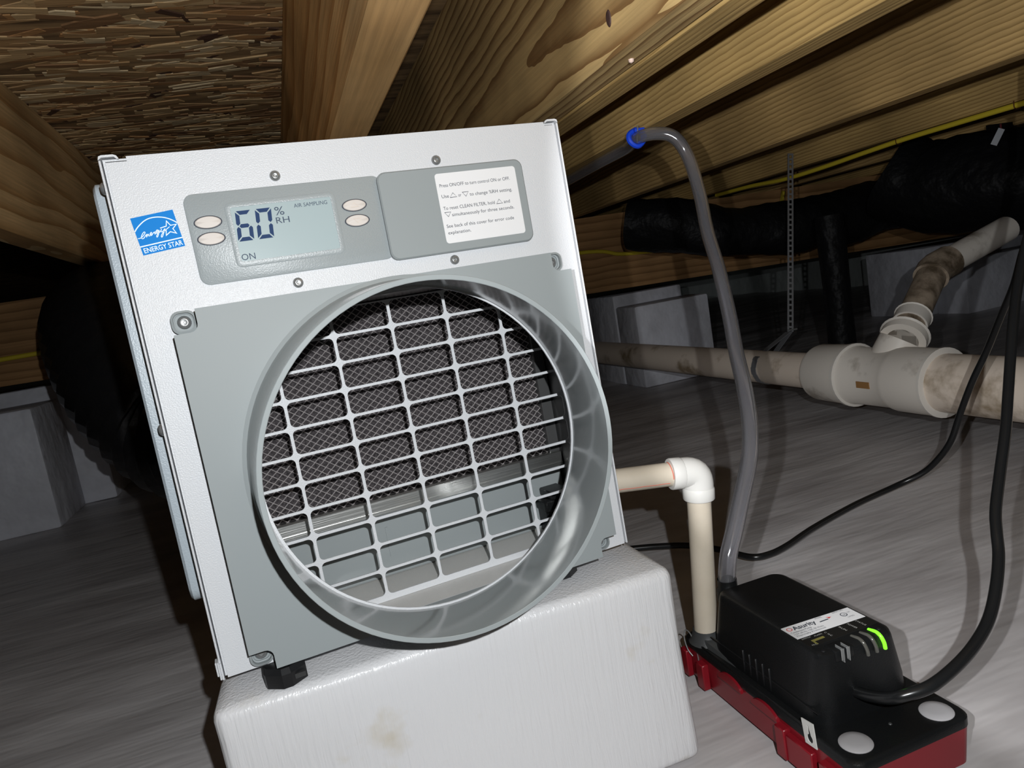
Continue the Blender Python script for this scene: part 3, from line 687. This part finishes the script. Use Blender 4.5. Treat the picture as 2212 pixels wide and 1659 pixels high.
for x, w, b in ((.3395, .0075, 'C  N.C.'), (.3530, .0070, 'RUN'), (.3610, .0090, 'POWER'), (.3690, .0095, 'STATUS')):
    text(bm, b, .0024, (x, .4195, .0985), w, Matrix.Rotation(math.radians(-85), 4, 'Z'))
part('terminal_print', bm, mat('pale_terminal_print', (0.42, 0.42, 0.40), 0.5), LB2, smooth=None)
bm = nb(); bx(bm, .3245, .3355, .4138, .4160, .0982, .0985); bx(bm, .3245, .3258, .4095, .4140, .0982, .0985); part('terminal_diagram', bm, OLIVE, LB2, smooth=None)
# terminals and light pipes on the front edge
bm = nb(); bx(bm, .3270, .3430, .3935, .4055, .0900, .0990, .0012, 2); part('terminal_boss', bm, BLACKP)
for x in (.3315, .3365):
    bm = nb(); bx(bm, x - .0003, x + .0003, .3905, .3990, .0905, .1010, .0002, 1); bx(bm, x - .0026, x + .0003, .3903, .3909, .0930, .1015, .0002, 1)
    part('terminal_blade', bm, STEEL, smooth=None)
for x, m in ((.3530, LEDOFF), (.3612, LEDOFF), (.3690, LED)):
    bm = nb(); tube(bm, spline([(x - .0008, .4055, .0975), (x, .3995, .0982), (x + .0004, .3955, .0965), (x + .0012, .3935, .0920), (x + .0022, .3938, .0868)], 5), .0014, 10)
    tag(part('light_pipe', bm, m), 'lit green light pipe' if m is LED else 'unlit clear light pipe')
for x, y in ((.3740, .4015), (.3225, .4010)):
    bm = nb(); lathe(bm, [(.0016, 0), (.0014, .0008), (0, .0011)], Matrix.Translation((x, y, .0976)), 12); part('housing_screw', bm, BLACKR)
# white caps on the lid, small mould gate between them
for x, y in ((.3938, .3752), (.3225, .3783)):
    bm = nb(); lathe(bm, [(.0116, 0), (.0116, .0006), (.0108, .0014), (.006, .0021), (0, .0023)], Matrix.Translation((x, y, .0380)), 32); part('float_cap', bm, CAPW)
bm = nb(); lathe(bm, [(.0014, 0), (.001, .0006), (0, .0007)], Matrix.Translation((.357, .3815, .0382)), 10); part('mould_gate', bm, GUN)
# keyhole hanger bracket
ko = [(.3965, .0285), (.4085, .0275), (.4105, .0462), (.3980, .0478)]
kh = [(.4030 + .0030*math.cos(2*PI*k/12), .0330 + .0034*math.sin(2*PI*k/12)) for k in range(3, 16)]
kh = [(.4045, .0425), (.4035, .0425)] ; kc = []
for k in range(15):
    a = math.radians(60) + math.radians(-300)*k/14
    kc.append((.4030 + .0030*math.cos(a), .0335 + .0034*math.sin(a)))
kh = [(.4046, .0418), (.4050, .0432), (.4042, .0440), (.4034, .0432), (.4030, .0418)]
keyh = kc[::-1] + kh[:1] + kh[1:]
bm = nb(); plate(bm, ko, [[(p, q) for p, q in keyh]], 0, .0008)
for v in bm.verts: v.co = Vector((.3036 + v.co.y, v.co.x, v.co.z))
part('hanger_bracket', bm, PVCW, smooth=None)
bm = nb(); tube(bm, spline([(.3035, .560, .024), (.3015, .5645, .030), (.3020, .5690, .040), (.3050, .5700, .0455), (.3062, .5640, .0440), (.3062, .5560, .0340), (.3045, .5520, .0230)], 5), .0006, 6); part('wire_loop', bm, STEEL)
# inlet funnel
bm = nb(); lathe(bm, [(.0175, 0), (.0150, .003), (.0128, .009), (.0122, .012), (.0108, .012)], Matrix.Translation((.3190, .5555, .0380)), 24)
loft(bm, [[(.308, .556, .038), (.331, .552, .038), (.3115, .500, .038)], [(.309, .554, .046), (.328, .551, .046), (.3125, .512, .0395)]])
part('inlet_funnel', bm, GUN)
bm = nb(); lathe(bm, [(.0105, 0), (.0105, .010), (.0088, .012), (.0088, .020)], Matrix.Translation((.3365, .5375, .0800)), 18); part('discharge_port', bm, BLACKP)

# ------------------------------------------------------------------ PVC drain from the dehumidifier into the pump
DP = thing('condensate_drain', 'cream PVC pipe with white elbow running from dehumidifier down into the pump', 'pipe', (.319, .5555, .046))
d0 = Vector(DP.location)
def dpart(name, bm, m, parent=None, smooth=50):
    bmesh.ops.translate(bm, verts=bm.verts, vec=-d0); return obj(name, bm, m, parent or DP, smooth=smooth)
base, elb, left = Vector((.3180, .5545, .0485)), Vector((.3272, .5470, .2030)), Vector((.2380, .5620, .2105))
ud = (base - elb).normalized(); ld = (left - elb).normalized()
bm = nb(); tube(bm, [base, elb + ud*.020], .01075, 24); dpart('vertical_pipe', bm, PVC)
bm = nb(); tube(bm, [left, elb + ld*.020], .01075, 24); HP = dpart('horizontal_pipe', bm, PVC)
bm = nb(); arc = [elb + ud*.0225] + [elb + ud*.016*(1 - t) + ld*.016*t - (ud + ld)*.0052*math.sin(PI*t) for t in [i/10 for i in range(11)]] + [elb + ld*.0225]
tube(bm, arc, .0136, 24, radii=[.0136]*len(arc))
for d in (ud, ld): tube(bm, [elb + d*.0150, elb + d*.0165, elb + d*.0255, elb + d*.0262], .0, 24, radii=[.0136, .0143, .0143, .0138])
dpart('elbow', bm, PVCW)
bm = nb(); q = elb + ld*.0266
up = Vector((0, 0, 1)); sd = ld.cross(up).normalized()
def on(dist, a, r=.01085): return elb + ld*dist + (sd*math.cos(a) + up*math.sin(a))*r
fs = 1 if sd.y < 0 else -1
sd = sd*fs
tube(bm, [on(.0266, PI*.55 - i*.16) for i in range(13)], .0005, 6)
tube(bm, [on(.030 + .006*i, -.55 + .02*math.sin(i*2)) for i in range(12)], .00035, 6)
dpart('primer_smear', bm, PINK, HP)

# ------------------------------------------------------------------ cords and tubes
def run(name, pts, r, m, label, cat, n=12, sub=8):
    bm = nb(); o = Vector(pts[0]); tube(bm, [p - o for p in spline(pts, sub)], r, n)
    ob = obj(name, bm, m, smooth=60); ob.location = o; return tag(ob, label, cat)
run('power_cord', [(.30, .925, .006), (.345, .895, .006), (.391, .873, .006), (.431, .851, .006), (.465, .824, .006), (.489, .782, .006), (.502, .742, .006), (.523, .733, .006), (.558, .740, .006), (.624, .765, .006), (.720, .791, .007), (.795, .797, .012), (.828, .775, .030), (.836, .752, .055),
     (.838, .732, .084), (.840, .716, .125), (.836, .692, .170), (.833, .667, .211), (.820, .636, .255), (.803, .604, .295), (.798, .589, .327), (.816, .589, .366), (.86, .60, .46), (.90, .62, .57)], .0042, CORD, 'black power cord snaking along the liner from behind the block then up right', 'cord')
run('power_cord', [(.345, .400, .0585), (.348, .388, .0600), (.352, .374, .0645), (.358, .366, .0690), (.375, .360, .0730), (.402, .363, .077), (.431, .371, .081), (.457, .380, .089), (.480, .391, .103), (.500, .403, .119), (.511, .412, .133), (.523, .421, .147), (.546, .433, .171), (.571, .445, .200), (.594, .458, .227), (.617, .471, .255), (.641, .484, .285), (.665, .496, .312), (.694, .508, .344), (.723, .515, .382), (.80, .53, .48), (.87, .55, .57)],
    .0044, CORD, 'black power cord leaving the front of the pump and rising along the right edge', 'cord')
bm = nb(); tp = spline([(.515, 1.35, .5505), (.512, 1.15, .5515), (.505, 1.00, .5525), (.500, .905, .5525), (.4785, .835, .5510), (.492, .812, .5495), (.510, .800, .5400), (.5230, .795, .5120), (.5210, .778, .4640), (.5080, .7530, .4190), (.4920, .7160, .3710), (.472, .678, .321), (.453, .647, .284), (.436, .617, .255), (.419, .591, .227), (.406, .576, .204), (.394, .567, .186), (.373, .554, .162), (.356, .545, .139), (.343, .540, .119), (.3365, .5375, .098), (.3365, .5375, .086)], 6)
to = Vector((.3365, .5375, .086)); tp = [p - to for p in tp]
tube(bm, tp, .0080, 16, caps=False)
i0 = len(bm.verts); b2 = nb(); tube(b2, tp, .0054, 16, caps=False)
for f in b2.faces: f.normal_flip()
me = bpy.data.meshes.new('t'); b2.to_mesh(me); b2.free(); bm.from_mesh(me); bpy.data.meshes.remove(me)
o = obj('discharge_tube', bm, VINYL, smooth='keep'); o.data.shade_smooth(); o.location = to
tag(o, 'clear vinyl tube curving from the blue hook down into the pump', 'tube')
t = thing('pipe_hook', 'small blue plastic hook holding the clear tube under a joist', 'hook', (.4785, .835, .556))
bm = nb(); tube(bm, spline([(.002, .004, .0062), (-.0088, .004, .001), (-.0095, .003, -.008), (0, .002, -.0145), (.0095, .001, -.008), (.0095, 0, .000)], 5), .0036, 8); obj('hook', bm, TAPEB, t, smooth=40)
bm = nb(); bx(bm, -.004, .0105, -.004, .008, .0015, .0068, .001, 1); obj('hook_tab', bm, TAPEB, t)
bm = nb(); tube(bm, [(.0005, -.0035, .0095), (-.0035, -.0045, -.012)], .0010, 8); obj('nail', bm, STEEL, t, smooth=40)

# yellow cable under the joist, with staples; a second run along the girder
YC = run('yellow_cable', [(1.330, 1.90, .556), (1.318, 1.72, .552), (1.305, 1.567, .543), (1.303, 1.42, .545), (1.306, 1.30, .551), (1.310, 1.19, .5555), (1.311, 1.07, .5565), (1.3115, .944, .5570), (1.312, .80, .557), (1.312, .4, .557)], .0052, YEL, 'yellow cable stapled along the underside of a joist at upper right', 'cable')
for y, z in ((1.21, .5547), (.955, .557), (1.555, .5435)):
    bm = nb(); tube(bm, spline([(-.008, 0, .0075), (-.0075, 0, -.004), (0, 0, -.0070), (.0075, 0, -.004), (.008, 0, .0075)], 4), .0010, 6)
    s = obj('staple', bm, COPPER, YC, smooth=40); s.location = Vector((1.310, y, z)) - Vector(YC.location)
run('yellow_cable', [(-1.6, 2.090, .420), (-.64, 2.090, .4235), (-.30, 2.090, .430), (.30, 2.090, .450), (.925, 2.090, .456), (1.084, 2.090, .431), (1.236, 2.090, .4228), (1.332, 2.088, .421), (1.364, 2.08, .432), (1.451, 2.07, .432), (1.562, 2.06, .437), (1.66, 2.05, .46), (1.70, 2.05, .55)], .0062, YEL, 'yellow cable running along the face of the wooden girder', 'cable')

# ------------------------------------------------------------------ large drain line
DL = thing('drain_line', 'large stained cream drain pipe with a branch fitting running just above the liner', 'pipe', (1.04, 1.05, .109))
l0 = Vector(DL.location)
def lpart(name, bm, m, parent=None, label=None):
    bmesh.ops.translate(bm, verts=bm.verts, vec=-l0); o = obj(name, bm, m, parent or DL, smooth=40)
    if label: o['label'] = label
    return o
ax = lambda y: Vector((1.04, y, .109))
bm = nb(); tube(bm, [ax(1.17), ax(1.6), ax(2.0), ax(2.7)], .038, 28); lpart('narrow_pipe', bm, DRAIN)
bm = nb(); tube(bm, [ax(.02), ax(.5), ax(.95)], .050, 32); lpart('wide_pipe', bm, DRAIN)
bm = nb(); ys = [1.205, 1.200, 1.192, 1.112, 1.106, 1.100, 1.010, 1.000, .990, .915, .911]; rs = [.040, .0565, .0585, .0600, .0600, .0555, .0550, .0575, .0590, .0590, .052]
tube(bm, [ax(y) for y in ys], .05, 36, radii=rs)
FT = lpart('branch_fitting', bm, DRAINF)
bm = nb(); tube(bm, [ax(1.113), ax(1.1115), ax(1.1045), ax(1.103)], 0, 36, radii=[.060, .0625, .0625, .060]); lpart('fitting_lip', bm, LIPM, FT); bm = nb(); tube(bm, [ax(.9165), ax(.9155), ax(.9105), ax(.9095)], 0, 36, radii=[.058, .0604, .0604, .057]); lpart('fitting_lip', bm, LIPM, FT)
bm = nb(); bx(bm, .9835, .986, 1.02, 1.05, .100, .112); lpart('rust_mark', bm, mat('rust', (0.33, 0.17, 0.06), 0.7), FT)
b0, b1, b2_, b3 = Vector((1.045, 1.035, .125)), Vector((1.072, 1.022, .172)), Vector((1.262, 1.108, .283)), Vector((1.50, 1.135, .334))
bm = nb(); tube(bm, [b0, b1], .040, 28); ddir = (b2_ - b1).normalized(); tube(bm, [b1, b1 + ddir*.020, b1 + ddir*.024], 0, 28, radii=[.0400, .0405, .030]); BR = lpart('branch_hub', bm, DRAINF)
bm = nb(); tube(bm, [b1 + ddir*.016, b1 + ddir*.019, b1 + ddir*.022], 0, 28, radii=[.0405, .0432, .040]); lpart('hub_lip', bm, LIPM, BR)
bm = nb(); tube(bm, [b1, b2_], .0275, 24); BP = lpart('branch_pipe', bm, DIRTY)
bm = nb(); tube(bm, [b1 + ddir*.050, b1 + ddir*.075, b1 + ddir*.078], 0, 24, radii=[.031, .0315, .028]); tube(bm, [b1 + ddir*.0745, b1 + ddir*.077, b1 + ddir*.0795], 0, 24, radii=[.030, .0335, .030]); lpart('coupling', bm, LIPM, BP)
bm = nb(); e2 = (b3 - b2_).normalized(); tube(bm, [b2_ - ddir*.030, b2_ - ddir*.006, b2_ + e2*.010, b2_ + e2*.045], .0325, 24); lpart('branch_elbow', bm, DIRTY)
bm = nb(); tube(bm, [b2_, b3], .0272, 24); lpart('upper_branch_pipe', bm, DRAINF)
# perforated hanger strap
HS = thing('hanger_strap', 'perforated metal strap hanging from a joist and looped round the drain pipe', 'strap', (1.297, 1.523, .60))
h0 = Vector(HS.location)
a, b = Vector((1.297, 1.523, .60)), Vector((1.128, 1.39, .176))
d = b - a; n = 34; wv = Vector((RC[0][0], RC[1][0], RC[2][0]))*.0072; nv = d.cross(wv).normalized()*.0006
bm = nb()
for k in range(n):                              # solid strip between round holes: ladder of two rails and rungs
    p, q = a + d*k/n, a + d*(k+1)/n
    for u0, u1, s0, s1 in ((-1, -.42, 0, 1), (.42, 1, 0, 1), (-.42, .42, 0, .36)):
        pp, qq = p + (q-p)*s0, p + (q-p)*s1
        vs = [bm.verts.new(x - h0) for x in (pp + wv*u0 - nv, pp + wv*u1 - nv, qq + wv*u1 - nv, qq + wv*u0 - nv, pp + wv*u0 + nv, pp + wv*u1 + nv, qq + wv*u1 + nv, qq + wv*u0 + nv)]
        for f in ((0, 1, 2, 3), (4, 7, 6, 5), (0, 4, 5, 1), (2, 6, 7, 3), (0, 3, 7, 4), (1, 5, 6, 2)): bm.faces.new([vs[i] for i in f])
obj('strap', bm, ZINC, HS)
bm = nb(); yc = 1.372; rad = .0395
pts = [b] + [Vector((1.04 + rad*math.cos(t), yc, .109 + rad*math.sin(t))) for t in [math.radians(50 - 12*i) for i in range(24)]] + [b + Vector((-.004, .004, 0))]
for i in range(len(pts)-1):
    p, q = pts[i], pts[i+1]; w = Vector((0, .0085, 0))
    vs = [bm.verts.new(x - h0) for x in (p - w, p + w, q + w, q - w)]; bm.faces.new(vs)
lp = obj('strap_loop', bm, ZINC, HS); md = lp.modifiers.new('s', 'SOLIDIFY'); md.thickness = .0012
bm = nb(); tube(bm, [b - h0 + Vector((-.008, 0, .004)), b - h0 + Vector((.016, -.004, .004))], .0022, 8); obj('strap_bolt', bm, STEEL, HS)
# black wrapped riser behind the branch
bm = nb(); tube(bm, [(0, 0, -.02), (.003, 0, .20), (.0, 0, .42)], .032, 16, radii=[.034, .031, .034])
o = obj('wrapped_riser', bm, DUCT, smooth=50); o.location = (1.300, 1.42, .01); tag(o, 'dark wrapped upright pipe behind the dirty branch pipe', 'pipe')

# ------------------------------------------------------------------ black flexible ducts
def duct(name, pts, r, label, rib=.006, step=.016, wob=.0, seed=0):
    P = spline(pts, 10); d = [0]
    for a, b in zip(P, P[1:]): d.append(d[-1] + (b-a).length)
    n = int(d[-1]/step)*2; Q = []; R = []
    j = 0
    for k in range(n+1):
        s = d[-1]*k/n
        while j < len(d)-2 and d[j+1] < s: j += 1
        t = (s - d[j])/max(1e-9, d[j+1]-d[j]); Q.append(P[j].lerp(P[j+1], t)); R.append(r + (rib if k % 2 else 0) + wob*noise.noise((s*5, seed, 0)))
    o = Q[0].copy(); bm = nb(); tube(bm, [q - o for q in Q], r, 28, radii=R)
    if wob:
        for v in bm.verts: v.co += Vector((noise.noise(v.co*9), noise.noise(v.co*9 + Vector((7, 0, 0))), noise.noise(v.co*9 + Vector((0, 9, 0)))))*wob*.5
    ob = obj(name, bm, DUCT, smooth=70); ob.location = o
    return tag(ob, label, 'duct', None)
duct('flexible_duct', [(-.30, 1.75, .400), (-.29, 1.58, .445), (-.275, 1.44, .425), (-.240, 1.35, .335), (-.175, 1.29, .250), (-.08, 1.20, .235), (.02, 1.08, .25), (.045, 1.0, .25)], .112, 'black ribbed flexible duct curving behind the left of the dehumidifier', rib=.0075, step=.024).data.materials[0] = mat('glossy_black_duct_sleeve', (0.010, 0.010, 0.011), 0.33, spec=0.6, bump=(40.0, 0.35, 0.006))
duct('flexible_duct', [(.99, 1.84, .505), (1.10, 1.76, .475), (1.25, 1.70, .430), (1.45, 1.66, .420), (1.70, 1.68, .440), (2.0, 1.76, .45), (2.4, 1.85, .45), (3.0, 1.9, .45)], .072, 'crinkled black duct crossing below the joists behind the hanger strap', rib=.002, step=.05, wob=.022, seed=3)
FD = duct('flexible_duct', [(1.57, 1.47, .50), (1.60, 1.40, .46), (1.66, 1.25, .445), (1.78, 1.05, .45), (1.92, .80, .46), (2.1, .4, .46)], .112, 'fat black duct at upper right above the white pier', rib=.003, step=.06, wob=.02, seed=8)
for p, a in (((1.580, 1.200, .535), .5), ((1.665, 1.045, .515), .3), ((1.592, 1.225, .40), 1.2), ((1.545, 1.335, .49), .2)):
    bm = nb(); bx(bm, -.0065, .0065, -.0006, .0006, -.018, .018)
    q = obj('tape_tab', bm, ZINC, FD); q.location = Vector(p) - Vector(FD.location); q.rotation_euler = (0, a, -.7)
t = thing('duct_strap', 'black webbing strap hanging from the joists around the fat black duct', 'strap', (1.68, 1.265, .56))
bm = nb(); bx(bm, -.045, .045, -.003, .003, -.02, .012); bx(bm, -.034, .034, -.003, .003, -.07, -.02); obj('webbing', bm, DUCT, t)
bm = nb(); tube(bm, spline([(-.01, -.006, .01), (-.014, -.008, -.03), (-.03, -.01, -.08), (-.032, -.02, -.12)], 5), .0022, 6); obj('red_wire', bm, mat('dark_red_wire', (0.12, 0.02, 0.025), 0.5), t, smooth=40)
